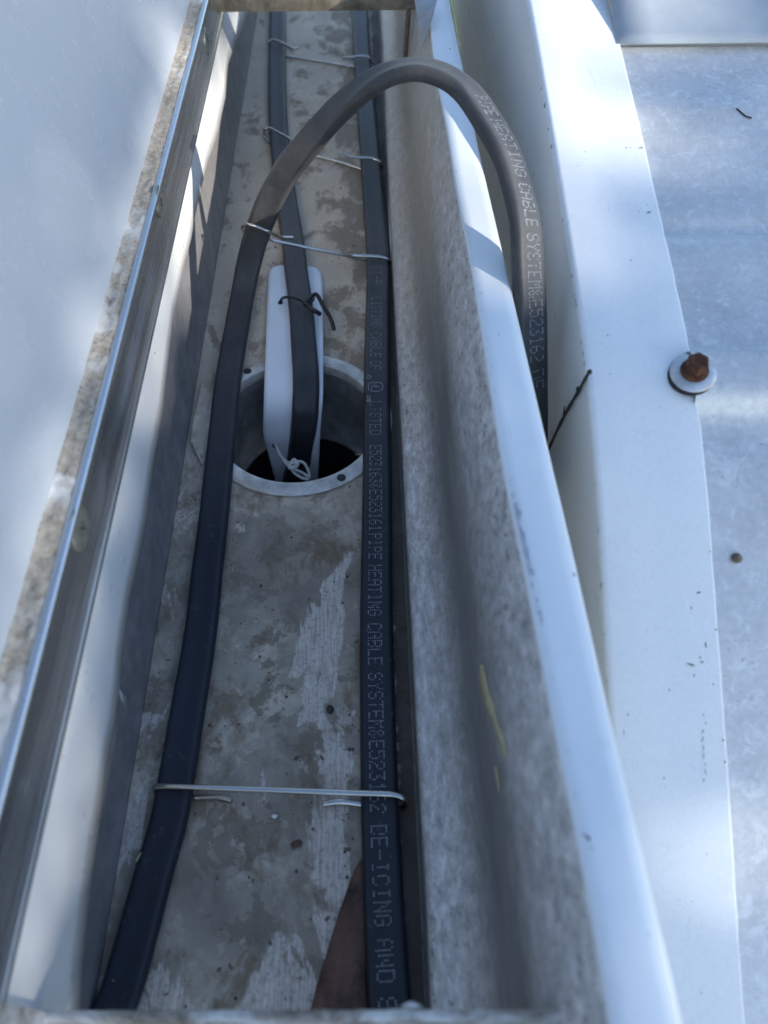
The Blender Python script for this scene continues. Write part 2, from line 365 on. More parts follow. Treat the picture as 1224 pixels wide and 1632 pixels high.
for k in range(48):
    a = 2*math.pi*k/48; c, s_ = math.cos(a), math.sin(a); q = sq/max(abs(c), abs(s_))
    for rr, zz in ((RI+.12, 0.), (q, None)):
        x, y = OC.x+c*rr, OC.y+s_*rr; V.append((x, y, fl(x, y)))
for k in range(48):
    a, b = b0+2*k, b0+2*((k+1) % 48); F.append((a, a+1, b+1, b))
child(mesh('bottom', V, F, M['floor']), gut)
# front wall, an ogee seen from inside
def front_prof(y):
    li = lipi(y); k = (li-1.4)/2.65
    wob = .10*noise.noise(Vector((0, y*.11, 3)))+.05*noise.noise(Vector((0, y*.35, 9)))
    raw = [(1.38, .0), (1.44, .12), (1.47, .9), (1.50, 1.55), (1.62, 1.85), (1.95, 2.1), (2.4, 2.5), (2.78, 3.05), (3.0, 3.9), (3.06, 5.0), (3.06, 6.2), (3.10, 7.3), (3.25, 8.3), (3.52, 9.2), (3.82, 10.1), (4.05, 10.86)]
    out = []
    for x, z in raw:
        u = z/10.86
        out.append((1.38+(x-1.38)*k+wob*math.sin(math.pi*u), y, z))
    return smooth_tab(out, 3)
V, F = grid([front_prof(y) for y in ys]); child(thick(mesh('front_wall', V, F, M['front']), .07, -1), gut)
# back wall
def back_prof(y):
    wv = .12*noise.noise(Vector((4, y*.07, 1)))
    return [(XL, y, 0), (XL-.02, y, .12), (XL-.04+wv*.3, y, 2), (XL-.05+wv, y, 4.5), (XL-.06+wv*.5, y, 7.5), (XL-.08, y, 10.4)]
V, F = grid([[p for p in back_prof(y)][::-1] for y in ys]); child(thick(mesh('back_wall', V, F, M['back']), .07, -1), gut)
# lip: flat top, rolled outer edge, hemmed inner edge, outer face of the gutter
def lip_prof(y):
    a, b = lipi(y), lipo(y); z = LZ; dz = .05*noise.noise(Vector((1, y*.2, 2)))
    return [(a+.10, y, z-.30), (a+.0, y, z-.22), (a-.03, y, z-.08), (a+.04, y, z+.0), (a+.4, y, z+.03+dz), (b-.45, y, z+.03+dz), (b-.14, y, z), (b-.03, y, z-.10), (b, y, z-.3), (b, y, z-.9), (b-.1, y, z-1.7), (b-.7, y, z-2.3), (a-.15, y, z-3.2), (a-.45, y, z-6.3), (a-.9, y, z-8.0), (a-2.2, y, z-9.4), (a-2.35, y, z-11.3)]
V, F = grid([lip_prof(y) for y in ys]); lipo_ = child(mesh('rolled_lip', V, F, M['lip']), gut); sharp(lipo_, 60)
# outlet: flange, rolled throat, tube; rim holes
out_ = empty('outlet', OC); child(out_, gut); out_.location = OC*CM-gut.location
prof = [(RO, .02), (RO+.01, .13), (RO-.06, .18), (RI+.22, .20), (RI+.06, .16), (RI, .02), (RI-.03, -.3)]
rows = [[(OC.x+r_*math.cos(2*math.pi*k/96), OC.y+r_*math.sin(2*math.pi*k/96), z) for k in range(96)] for r_, z in prof]
V, F = grid(rows, True); F = [f[::-1] for f in F]
def sub(o):
    o.parent = out_; o.location = o.location-OC*CM; return o
sub(sharp(mesh('flange', V, F, M['outlet']), 50))
rows = [[(OC.x+r_*math.cos(2*math.pi*k/96), OC.y+r_*math.sin(2*math.pi*k/96), z) for k in range(96)] for r_, z in [(RI-.03, -.3), (RI-.05, -2), (RI-.10, -5.4), (RI-.3, -5.5), (RI-.3, -5.7)]]
V, F = grid(rows, True); sub(mesh('throat_tube', V, [f[::-1] for f in F], M['tube']))
rows = [[(OC.x+r_*math.cos(2*math.pi*k/48), OC.y+r_*math.sin(2*math.pi*k/48), z) for k in range(48)] for r_, z in [(RI-.02, -5.6), (RI-.02, -9), (RI-.02, -70)]]
V, F = grid(rows, True, False); V.append((OC.x, OC.y, -70)); n_ = len(V)-1
F = [f[::-1] for f in F]+[(96+k, 96+(k+1) % 48, n_) for k in range(48)]
sub(mesh('downspout', V, F, M['dark']))
for (u, v) in ((395, 592), (571, 614), (550, 769)):
    p = atz(u, v, .2); d = (p-OC); d.z = 0; p = OC+d.normalized()*4.6
    V = [(p.x+.17*math.cos(2*math.pi*k/16), p.y+.17*math.sin(2*math.pi*k/16), .206) for k in range(16)]
    rim = [(p.x+.23*math.cos(2*math.pi*k/16), p.y+.23*math.sin(2*math.pi*k/16), .203) for k in range(16)]
    sub(mesh('rivet_hole', V+[(a, b, -.0+.16) for a, b, c in V]+rim, [tuple(range(16))]+[(k, (k+1) % 16, 32+(k+1) % 16, 32+k)[::-1] for k in range(16)], M['dark'], smooth=False))
# screw tip poking through the tube near the right cable
p = OC+Vector((3.95, -1.0, -1.6)); tip = [p, p+Vector((-.25, 0, .0)), p+Vector((-.5, 0, .02)), p+Vector((-.9, .0, .03))]
pts = [p+Vector((-.03*i, 0, 0)) for i in range(34)]
sub(tube('screw_tip', pts, lambda t: (.16+.05*math.sin(t*55))*(1-t*.75), M['wire'], n=10))
# bent sheet corner lapped at the left of the outlet
c = [atz(308, 668, .42), atz(304, 702, .38), atz(322, 742, .12), atz(345, 700, .08), atz(345, 640, .08), atz(322, 610, .2)]
lap = mesh('lapped_corner', c, [(0, 1, 2, 3, 4, 5)], M['floor'], smooth=False); thick(lap, .05); child(lap, gut)
# yellow sealant dab at the lip's outer edge
pts = [(lipo(y)+.03, y, LZ-.05) for y in [44+i*.6 for i in range(16)]]
child(tube('sealant_smear', pts, lambda t: .02+.12*t, M['yellow']), gut)
# dried sealant runs on the front wall
def on_front(u, v):              # where the pixel's ray meets the front wall
    d = ray(u, v); best = None
    for k in range(400):
        t = 14+k*.08; q = Vector((d.x*t, d.y*t, CAM_H+d.z*t)); pr = front_prof(q.y)
        z = q.z
        for a, b in zip(pr, pr[1:]):
            if a[2] <= z <= b[2] and b[2] > a[2]:
                xw = a[0]+(b[0]-a[0])*(z-a[2])/(b[2]-a[2])
                if q.x > xw-.035: return q
    return q
def smear(name, sp, wd, mat):
    L_, R_ = [], []
    pts = smooth_tab(sp, 4)
    for i, (u, v) in enumerate(pts):
        t = i/(len(pts)-1); w_ = interp(wd, t)*(1+.35*noise.noise(Vector((u*.2, v*.2, 0))))
        L_.append(on_front(u-w_, v)); R_.append(on_front(u+w_, v))
    rows = [[a, a*.5+b*.5+Vector((-.03, 0, .02)), b] for a, b in zip(L_, R_)]
    V, F = grid(rows); return thick(mesh(name, V, F, mat), .02, 0)
child(smear('dried_sealant', [(768, 1060), (770, 1085), (776, 1110), (784, 1135), (793, 1160), (800, 1180), (806, 1205)], [(0, 2.5), (.25, 6), (.45, 7), (.6, 3), (.75, 4.5), (.9, 5), (1, 1)], M['stain']), gut)
child(smear('dried_sealant', [(790, 1222), (792, 1238), (797, 1262)], [(0, 1.5), (.5, 2.5), (1, .6)], M['stain']), gut)

V, F = [], []
rnd = random.Random(31)
for k in range(150):
    y = rnd.choice([rnd.gauss(11.5, 1.6), rnd.gauss(12.5, .8), rnd.uniform(2, 34)]); big = abs(y-12) < 2.2
    x = lipi(y)+.10+abs(rnd.gauss(0, .05)); r_ = rnd.uniform(.02, .06) if big else rnd.uniform(.012, .028); n0 = len(V)
    zt = LZ+.038+.05*noise.noise(Vector((1, y*.2, 2)))
    for j in range(7):
        a = 2*math.pi*j/7; q = r_*rnd.uniform(.6, 1.3); V.append((x+math.cos(a)*q*.7, y+math.sin(a)*q*(2.6 if big else 1.6), zt))
    F.append(tuple(range(n0, n0+7)))
o = child(mesh('paint_chips', V, F, M['chip'], smooth=False), gut); o['kind'] = 'stuff'
# ------------------------------------------------------------------ left side: apron flashing, bar, sealant, wall
AX = -9.12
ap_px = [(126, 1618), (128, 1542), (137, 1464), (152, 1346), (174, 1199), (184, 1145), (189, 1092), (192, 1040), (206, 948), (220, 886), (233, 821), (244, 738), (259, 656), (268, 560), (274.5, 498), (292, 422), (305, 381), (331, 254), (347, 202), (360, 154), (364, 103), (372, 75), (396, 20)]
apz = sorted((p.y, p.z) for p in (atx(u, v, AX) for u, v in ap_px))
apr = empty('apron_flashing', (AX, 0, 8))
tag(apr, 'white painted flashing sheet with a wavy cut edge hanging into the gutter', 'flashing')
rows = []
yy = [Y0+(Y1-Y0)*i/240 for i in range(241)]
for y in yy:
    zb = interp(apz, y) if y > .6 else interp(apz, .6)
    if y > apz[-1][0]: zb = apz[-1][1]
    wv = .16*noise.noise(Vector((2, y*.12, 5)))
    rows.append([(AX+wv*(1-k)**1.5*(1 if k else 1)-.10*k*(1-k), y, zb+(10.2-zb)*k) for k in (0, .15, .35, .6, .85, 1)])
V, F = grid(rows); child(thick(mesh('sheet', V, F, M['apron']), .06, 0), apr)
# frayed scratch where the paint lifted
V, F = [], []
rnd = random.Random(4)
for k in range(26):
    a = atx(188+rnd.uniform(-2, 2), 1096+rnd.uniform(-2, 3), XL+.12); b = atx(192+rnd.uniform(-6, 14), 1134+rnd.uniform(-18, 6), XL+.06)
    n0 = len(V); d = Vector((0, .012, .008)); V += [a-d, a+d, b]; F.append((n0, n0+1, n0+2))
child(mesh('frayed_fibres', V, F, M['flake']), apr)

bar = empty('termination_bar', (-9.0, 0, 8.6))
tag(bar, 'bare aluminium bar screwed along the white wall beside the gutter', 'metal bar')
def bar_prof(y):
    x = -8.98; wv = .03*noise.noise(Vector((0, y*.1, 8)))
    return [(AX+.06, y, 8.55), (x+.02+wv, y, 8.5), (x+.12+wv, y, 8.54), (x+.14+wv, y, 8.62), (x+.08+wv, y, 8.72), (x+.0+wv, y, 8.80), (x-.01+wv, y, 9.5), (x+.0+wv, y, 10.9), (x+.07+wv, y, 11.0), (x+.12+wv, y, 11.12), (x+.08+wv, y, 11.22), (x-.02, y, 11.26), (x-.16, y, 11.24)]
V, F = grid([bar_prof(y)[::-1] for y in ys]); child(mesh('bar', V, F, M['alu']), bar)
rows = []
for y in [Y0+(Y1-Y0)*i/460 for i in range(461)]:
    w1 = .05*noise.noise(Vector((3, y*.5, 1)))
    h = [.14*noise.noise(Vector((k*1.4, y*2.2, 1)))+.06*noise.noise(Vector((k*3, y*7, 1))) for k in range(6)]
    rows.append([(-9.12, y, 11.20)]+[(-9.17-.12*k, y, 11.22+.06*k/4+h[k]*.8) for k in range(1, 5)]+[(-9.80+w1, y, 11.40+h[5]*.4)])
V, F = grid([r[::-1] for r in rows]); child(mesh('sealant_bead', V, F, M['seal']), bar)
def pan_screw(u, v, rad=.42, ang=.5):
    p = atx(u, v, -8.98); s = empty('screw', p); s.parent = bar; s.location = p*CM-bar.location
    prof = [(rad, .0), (rad, .03), (rad*.9, .06), (rad*.55, .085), (rad*.2, .09)]
    rows = [[Vector((p.x+h, p.y+r_*math.cos(2*math.pi*k/28), p.z+r_*math.sin(2*math.pi*k/28))) for k in range(28)] for r_, h in prof]
    V, F = grid(rows, True); F.append(tuple(112+k for k in range(28)))
    h_ = mesh('screw_head', V, F, M['screw']); h_.parent = s; h_.location = -p*CM
    V, F = [], []
    for a in (ang, ang+math.pi/2):
        c_, s_ = math.cos(a), math.sin(a); b = len(V)
        for l_, t_ in ((-.24, -.04), (.24, -.04), (.24, .04), (-.24, .04)):
            V.append((p.x+.094, p.y+l_*c_-t_*s_, p.z+l_*s_+t_*c_))
        F.append((b, b+1, b+2, b+3)); V[b:b+4] = [(x+(0.002 if a == ang else 0), y_, z_) for x, y_, z_ in V[b:b+4]]
    k_ = mesh('cross_recess', V, F, M['dark'], smooth=False); k_.parent = s; k_.location = -p*CM
for (u, v, r_, a) in ((127, 842, .74, .6), (254, 322, .70, .2), (329, 66, .66, .9)): pan_screw(u, v, r_, a)

wall = empty('side_wall', (-9.9, 0, 11)); tag(wall, 'smooth pale painted wall rising at the left above the aluminium bar', 'wall')
rows = []
for y in [-60+150*i/60 for i in range(61)]:
    b = .25*noise.noise(Vector((1, y*.05, 4)))
    rows.append([(-9.78, y, 11.2), (-9.80, y, 11.5), (-9.95, y, 12.3), (-10.25+b*.4, y, 13.6), (-10.9+b, y, 16), (-11.9+b, y, 19.5), (-13.2+b, y, 24), (-15.6, y, 32), (-18.5, y, 42), (-22, y, 55), (-23.5, y, 60)])
V, F = grid([r[::-1] for r in rows]); child(mesh('wall_panel', V, F, M['wall']), wall)
# wall and eaves below, out of sight
child(box('wall_below', (-30, -60, GZ), (-9.75, 90, 8.4), M['brick'], bev=0), wall)

# ------------------------------------------------------------------ right side: trim flashing and the ribbed roof
TX0, TW = 7.85, 3.9
tr_r = [(972, 0), (1030, 236), (1066, 399), (1092, 500), (1101, 560), (1122, 671), (1134, 842), (1149, 1056), (1160, 1180), (1187, 1632)]
tz = sorted((p.y, p.z) for p in (atx(u, v, TX0+TW) for u, v in tr_r))
tz = [(-20, tz[0][1]-9.5)]+tz+[(80, tz[-1][1]+4.5)]
def tzz(y): return smoothed(tz, y, 3)
tys = [-20+100*i/160 for i in range(161)]
trim = empty('trim_flashing', (TX0, 0, 8)); tag(trim, 'wide white boxed metal flashing between the gutter and the ribbed roof', 'flashing')
def trim_prof(y):
    z = tzz(y); w_ = .05*noise.noise(Vector((6, y*.15, 0))); e = .03*noise.noise(Vector((6, y*1.2, 0)))
    a = TX0+.03*w_
    return [(a+.35, y, z-30), (a+.02, y, z-9), (a+w_, y, z-4.5), (a-.02, y, z-.30), (a+.02, y, z-.14), (a+.10, y, z-.04), (a+.24, y, z), (a+1.3, y, z+w_*.7), (a+2.6, y, z+w_*.5), (a+TW-.12+e, y, z), (a+TW-.03+e, y, z-.02), (a+TW+e, y, z-.10), (a+TW-.02+e, y, z-.26)]
V, F = grid([trim_prof(y) for y in tys]); tsh = child(mesh('sheet', V, F, M['trim']), trim); sharp(tsh, 70)
roof = empty('metal_roof', (15, 0, 8)); tag(roof, 'chalky galvanised ribbed metal roof beyond the white trim at the right', 'roof')
def yof(v, u=1150):              # world y of a roof feature seen at pixel row v
    best = min(((abs(proj((TX0+6, y*.1, tzz(y*.1)-.2))[1]-v)), y*.1) for y in range(-100, 700)); return best[1]
RB = [(yof(1290), -.12, 1.6), (yof(1000), .10, 1.3), (yof(606), .65, 1.0), (yof(680), -.15, .9), (yof(362), -.22, .4), (yof(400), .14, 1.2), (yof(232), -.07, .4), (yof(172), .14, .7), (yof(115), -.08, 1.)]
YS = yof(70)
def roof_z(y):
    z = tzz(y)-.28
    for c_, h, s_ in RB: z += h*(math.exp(-((y-c_)/s_)**2) if h < .3 else 1/(1+abs((y-c_)/s_)**9))
    if y > YS: z += .22+.18*(y-YS) if y < YS+12 else .22+.18*12
    return z
rys = sorted([-20+(YS+20)*i/330 for i in range(330)]+[YS-.02])
xs = [TX0+TW-.16+k*(k+6)*.26 for k in range(16)]
rows = [[(x, y, roof_z(y)+.03*noise.noise(Vector((x*.2, y*.2, 5)))) for x in xs] for y in rys]
V, F = grid(rows); child(mesh('lower_panel', V, [f for f in F], M['roof']), roof)
rys = [YS-.25+i*.7 for i in range(70)]
rows = [[(x, y, roof_z(max(y, YS+.001))+.06) for x in xs] for y in rys]
V, F = grid(rows); child(thick(mesh('upper_panel', V, F, M['upper']), .12, -1), roof)
child(box('roof_deck', (TX0+.8, -20, -40), (70, 70, -20), M['brick'], bev=0), roof)

V, F = [], []
rnd = random.Random(5)
def nick(u, v, ln, wd=.03, ang=0.):
    q = min((Vector(atz(u, v, z*.03)) for z in range(0, 560)), key=lambda p_: abs(p_.z-tzz(p_.y)-.012)); q.z = tzz(q.y)+.045
    n0 = len(V); d = Vector((math.cos(ang), math.sin(ang), math.sin(ang)*(tzz(q.y+.5)-tzz(q.y-.5)))); e = Vector((-d.y, d.x, 0))*wd
    V.extend([q-d*ln, q-d*ln*.3+e, q+d*ln*.5+e*.8, q+d*ln, q+d*ln*.2-e, q-d*ln*.5-e*.7]); F.append(tuple(range(n0, n0+6)))
for a in ((998, 236, .05), (1005, 236, .03), (1022, 236, .12), (1034, 339, .12), (1018, 338, .03), (1113, 945, .09), (1101, 1060, .16), (1118, 1056, .06), (968, 536, .03), (1005, 416, .05), (1066, 1100, .03), (1152, 1180, .04), (1155, 1215, .04), (1141, 1004, .04), (1131, 880, .03), (1000, 1140, .03), (1058, 1240, .03)): nick(*a, ang=rnd.uniform(-.3, .3))
for k in range(9): nick(1122+rnd.uniform(-3, 4), 1140+k*13, rnd.uniform(.04, .12), .012, 1.4+rnd.uniform(-.4, .4))
for k in range(40): nick(rnd.uniform(985, 1140), rnd.uniform(600, 1500), rnd.uniform(.01, .022), .012)
o = child(mesh('nicks', V, F, M['crumb'], smooth=False), trim); o['kind'] = 'stuff'
V, F = [], []
for v in (140, 165, 205, 232, 350, 438, 470, 478, 486, 545, 562, 578, 770, 845, 930, 935, 1010, 1085):
    q = min((atx(u_, v, TX0+.02) for u_ in range(840, 975)), key=lambda p_: abs(p_.z-(tzz(p_.y)-.14))); n0 = len(V); r_ = rnd.uniform(.03, .07)
    V += [q+Vector((-.03, -r_, -.1)), q+Vector((-.045, 0, -.02)), q+Vector((-.01, r_*1.5, .03)), q+Vector((-.03, .0, -.16))]; F.append((n0, n0+1, n0+2, n0+3))
o = child(mesh('edge_chips', V, F, M['crumb'], smooth=False), trim); o['kind'] = 'stuff'
# hex screw with washer on the trim's edge
def bolt():
    p = atx(1097, 612, TX0+TW-.12); z0 = tzz(p.y); p.z = z0
    s = empty('roof_screw', p); tag(s, 'rusty hex head screw on a grey sealing washer at the edge of the white trim', 'screw')
    nrm = Vector((-.12, -.22, 1)).normalized(); a = nrm.cross(Vector((0, 1, 0))).normalized(); b = nrm.cross(a)
    def ring(r_, h, n, ph=0): return [p+a*r_*math.cos(2*math.pi*k/n+ph)+b*r_*math.sin(2*math.pi*k/n+ph)+nrm*h for k in range(n)]
    V, F = grid([[q+Vector((-.07, -.06, 0)) for q in ring(r_, h, 32)] for r_, h in ((.74, .0), (.81, .05), (.81, .15), (.72, .2))], True, True)
    o = mesh('gasket', V, F, M['epdm']); o.parent = s; o.location = -p*CM
    V, F = grid([ring(.80, .17, 40), ring(.82, .22, 40), ring(.80, .26, 40), ring(.55, .34, 40), ring(.30, .37, 40)], True, True)
    o = mesh('washer', V, F, M['zinc']); o.parent = s; o.location = -p*CM
    p = p+nrm*.0
    V, F = grid([ring(.46, .34, 36), ring(.50, .40, 36), ring(.46, .47, 36), ring(.36, .50, 36)], True, True)
    o = mesh('flange_collar', V, F, M['rust']); o.parent = s; o.location = -p*CM
    V, F = grid([ring(.39, .46, 6, .3), ring(.40, .52, 6, .3), ring(.40, .95, 6, .3), ring(.33, 1.03, 6, .3), ring(.14, 1.00, 6, .3)], True, True)
    o = mesh('hex_head', V, F, M['rust'], smooth=False); bevel(o, .035, 2); o.parent = s; o.location = -p*CM
bolt()

# ------------------------------------------------------------------ hangers across the gutter
hg = empty('gutter_hanger', (0, .9, LZ)); tag(hg, 'nearest weathered hanger bar crossing the gutter at the bottom of the view', 'hanger', 'hanger bars across the gutter')
def hbar(y1, z, x0, x1, dy, tilt=0):
    prof = [(y1-.42, z-.9), (y1-.05, z-.85), (y1, z-.6), (y1+.02, z-.12), (y1-.03, z-.02), (y1-.12, z+.02), (y1-.20, z-.01), (y1-.24, z-.10), (y1-.30, z-.30), (y1-dy, z-.34), (y1-dy-.05, z-.9)]
    rows = []
    for i in range(80):
        x = x0+(x1-x0)*i/79; e = .035*noise.noise(Vector((x*1.7, y1, 0)))+.02*noise.noise(Vector((x*5, y1, 0)))
        rows.append([(x, y+e+tilt*(x1-x)*(hl.y-hr.y)/2.8 if tilt else y+e, zz+e*.6-tilt*(x1-x)) for y, zz in prof])
    return grid(rows, True, True)
hr = atz(935, 1609, 9.3); hl = atz(60, 1612, 6.5); V, F = hbar(hr.y, 9.3, hl.x-.6, hr.x+.05, 2.2, (9.3-6.5)/(hr.x-hl.x)); o = mesh('bar', V, F, M['hanger'], smooth=True); child(sharp(o, 50), hg)
c = [atx(-30, 1598, -8.80), atx(30, 1611, -8.80), atx(62, 1618, -8.80), atx(66, 1680, -8.80), atx(-30, 1690, -8.80)]
o = mesh('end_tab', c+[p+Vector((.22, .05, 0)) for p in c], [(5, 6, 7, 8, 9), (0, 1, 6, 5), (1, 2, 7, 6), (2, 3, 8, 7)], M['hanger'], smooth=False); child(o, hg)
nb = atz(655, 1606, 8.2)
V, F = grid(tube_rows([nb+Vector((-.25, 0, 0)), nb+Vector((-.12, .02, .04)), nb+Vector((0, .03, .06)), nb+Vector((.14, .01, .03)), nb+Vector((.3, -.02, 0))], lambda t: .03+.07*math.sin(math.pi*t)), True, True)
child(mesh('crusted_lump', V, F, M['hanger']), hg)
fy = 53.5
hf = empty('gutter_hanger', (0, fy, 9.5)); tag(hf, 'far tan hanger bar crossing the gutter at the top of the view', 'hanger', 'hanger bars across the gutter')
a, b = atz(396, 8, 9.6), atz(668, 2, 9.6); fy = (a.y+b.y)/2
V, F = hbar(fy, 10.0, AX+.1, b.x+.6, 2.2)
V2 = [(x, 2*fy-y, z) for x, y, z in V]      # open side faces away
o = mesh('bar', V2, [f[::-1] for f in F], M['tan']); child(sharp(o, 50), hf)
rod = aty(652, 12, fy-1.0)
pts = [Vector((rod.x-.002*i, rod.y, 9.8-.032*i)) for i in range(130)]
child(tube('threaded_screw', pts, lambda t: .125+.05*abs(math.sin(t*math.pi*34)), M['pelt'], n=10), hf)
c = [atz(658, -14, 11.9), atz(664, 20, 11.4), atz(668, 46, 10.9), atz(674, 76, 10.2), atz(684, 44, 11.2), atz(691, 20, 11.7), atz(700, -14, 12.1)]
o = mesh('bent_tongue', c, [(0, 1, 5, 6), (1, 2, 4, 5), (2, 3, 4)], M['grey'], smooth=False); child(thick(o, .06, 0), hf)

# ------------------------------------------------------------------ heating cables
CW, CT = .71, .31                # half width, half thickness
def half_t(x):                   # x in -1..1 across the width: soft dumbbell
    return CT*(1-.10*math.exp(-(x/.45)**2))*(1-max(0, (abs(x)-.74)/.26)**2.6*.98)
def cable_rows(ctrl, n=14):
    """ctrl: list of (pos, width_dir). Returns samples (p, t, w, n)."""
    flat = [tuple(p)+tuple(Vector(w_).normalized()) for p, w_ in ctrl]
    sm = smooth_tab(flat, n); L_ = [0.]
    for a, b in zip(sm, sm[1:]): L_.append(L_[-1]+(Vector(b[:3])-Vector(a[:3])).length)
    N = int(L_[-1]/.16); out_s = []; j = 0
    for i in range(N+1):
        d = L_[-1]*i/N
        while j < len(L_)-2 and L_[j+1] < d: j += 1
        k = (d-L_[j])/max(L_[j+1]-L_[j], 1e-9); out_s.append(tuple(x*(1-k)+y*k for x, y in zip(sm[j], sm[j+1])))
    sm = out_s; P = [Vector(q[:3]) for q in sm]; W = [Vector(q[3:]) for q in sm]; out = []
    for i in range(len(P)):
        t = (P[min(i+1, len(P)-1)]-P[max(i-1, 0)]).normalized()
        w_ = (W[i]-t*W[i].dot(t)).normalized(); out.append((P[i], t, w_, t.cross(w_)))
    return out
def cable_mesh(name, S, parent):
    xs_ = [-1, -.97, -.9, -.8, -.65, -.45, -.2, 0, .2, .45, .65, .8, .9, .97, 1]
    rows = []
    for i, (p, t, w_, n_) in enumerate(S):
        k = 1+.012*noise.noise(p*.6); wo = w_*(.012*noise.noise(p*.9))
        top = [p+wo+w_*(x*CW)+n_*half_t(x)*k for x in xs_]; bot = [p+wo+w_*(x*CW)-n_*half_t(x)*k for x in xs_[::-1]][1:-1]
        rows.append(top+bot)
    V, F = grid(rows, True, True); F = [f[::-1] for f in F]
    return child(mesh(name, V, F, M['rubber']), parent)
FONT = {'A': '01110 10001 10001 11111 10001 10001 10001', 'B': '11110 10001 10001 11110 10001 10001 11110', 'C': '01110 10001 10000 10000 10000 10001 01110',
 'D': '11110 10001 10001 10001 10001 10001 11110', 'E': '11111 10000 10000 11110 10000 10000 11111', 'F': '11111 10000 10000 11110 10000 10000 10000',
 'G': '01110 10001 10000 10111 10001 10001 01110', 'H': '10001 10001 10001 11111 10001 10001 10001', 'I': '01110 00100 00100 00100 00100 00100 01110',
 'L': '10000 10000 10000 10000 10000 10000 11111', 'M': '10001 11011 10101 10101 10001 10001 10001', 'N': '10001 11001 10101 10101 10011 10001 10001',
 'O': '01110 10001 10001 10001 10001 10001 01110', 'P': '11110 10001 10001 11110 10000 10000 10000', 'R': '11110 10001 10001 11110 10100 10010 10001',
 'S': '01110 10001 10000 01110 00001 10001 01110', 'T': '11111 00100 00100 00100 00100 00100 00100', 'U': '10001 10001 10001 10001 10001 10001 01110',
 'Y': '10001 10001 01010 00100 00100 00100 00100', '&': '01100 10010 10100 01000 10101 10010 01101', '-': '00000 00000 00000 11111 00000 00000 00000',
 '1': '00100 01100 00100 00100 00100 00100 01110', '2': '01110 10001 00001 00110 01000 10000 11111', '3': '11111 00010 00100 00110 00001 10001 01110',
 '5': '11111 10000 11110 00001 00001 10001 01110', '6': '00110 01000 10000 11110 10001 10001 01110', ' ': '00000 00000 00000 00000 00000 00000 00000'}
rt = random.Random(9)
def surf(S, f, x):               # point on the cable's printed face; f = fractional sample index, x across in cm
    i = max(0, min(len(S)-2, int(f))); k = f-i
    a, b = S[i], S[i+1]
    p = a[0]*(1-k)+b[0]*k; w_ = (a[2]*(1-k)+b[2]*k).normalized(); n_ = (a[3]*(1-k)+b[3]*k).normalized()
    return p+w_*x+n_*(half_t(x/CW)+.006)
def print_text(S, jobs, parent, xo=-.05, hgt=.52, fade=lambda v: 1., lo=0):
    proj_v = [proj(s[0]+s[3]*.3)[1] for s in S]
    def idx(v):
        for i in range(lo, len(S)-1):
            a, b = proj_v[i], proj_v[i+1]
            if a <= v < b: return i+(v-a)/(b-a)
        return len(S)-1
    V, F = [], []
    for text, v0, v1 in jobs:
        f0, f1 = idx(v0), idx(v1); cols = len(text)*6-1; d = (f1-f0)/(cols-1)
        for ci, ch in enumerate(text):
            g = FONT[ch].split()
            for r_ in range(7):
                for c_ in range(5):
                    if g[r_][c_] != '1': continue
                    f = f0+(ci*6+c_)*d; x = xo+hgt*(.5-r_/6)
                    if rt.random() > fade(f): continue
                    q = surf(S, f, x); q2 = surf(S, f+.01, x); t = (q2-q).normalized(); w_ = S[int(min(f, len(S)-1))][2]
                    lx = .031*rt.uniform(.7, 1.05); ly = .037*rt.uniform(.7, 1.1)
                    n0 = len(V); V += [q-t*lx, q+w_*ly, q+t*lx, q-w_*ly]; F.append((n0, n0+1, n0+2, n0+3))
    return V, F, idx
def ring_print(S, V, F, fc, xc, rl, rx, th=.03, n=44, pw=2.6):
    ds = (S[int(fc)+1][0]-S[int(fc)][0]).length
    prev = None
    for k in range(n+1):
        a = 2*math.pi*k/n; c_, s_ = math.cos(a), math.sin(a)
        e = lambda q: math.copysign(abs(q)**(2/pw), q)
        pi_ = [surf(S, fc+e(c_)*(rl-j)/ds, xc+e(s_)*(rx-j)) for j in (0, th)]
        n0 = len(V); V += pi_
        if prev is not None: F.append((prev, prev+1, n0+1, n0))
        prev = n0

def pz(u, v, z): return atz(u, v, z)
# right cable, running straight down the gutter
rc_px = [(573, -40), (574, 30), (578, 100), (585, 190), (590, 250), (597, 340), (602.5, 420), (600.5, 600), (601, 780), (600, 1000), (603.5, 1200), (606, 1300), (614, 1480), (621, 1600), (628, 1700), (640, 1900)]
ctrl = []
for u, v in rc_px:
    p = pz(u, v, .62); p.z = .34+(.12 if 150 < v < 300 else 0); ctrl.append((p, (1, 0, .03)))
S = cable_rows(ctrl, 26)
rc = empty('heating_cable', (ctrl[6][0].x, ctrl[6][0].y, 0)); tag(rc, 'flat black heating cable with grey printing lying straight along the right side of the gutter', 'cable', 'heating cables in the gutter')
cable_mesh('jacket', S, rc)
jobs = [('CT-R', 424, 452), ('LISTING', 474, 520), ('CABLE', 530, 569), ('OF', 576, 588), ('LISTED', 640, 692), ('E523163&E523161', 710, 845), ('PIPE', 851, 890), ('HEATING', 901, 980), ('CABLE', 994, 1058), ('SYSTEM&E523162', 1073, 1295), ('DE-ICING', 1316, 1474), ('AND', 1498, 1564), ('S', 1591, 1612)]
V, F, idx = print_text(S, jobs, rc, -.06, .54, lambda f: .93)
fc = idx(616); ring_print(S, V, F, fc, -.06, .36, .40)
for txt, v0, v1, xo, hg_ in (('U', 609, 616, .02, .26), ('L', 615, 622, -.12, .26), ('C', 598, 603, -.40, .16), ('US', 631, 640, -.40, .16)):
    V2, F2, _ = print_text(S, [(txt, v0, v1)], rc, xo, hg_); n0 = len(V); V += V2; F += [tuple(k+n0 for k in f) for f in F2]
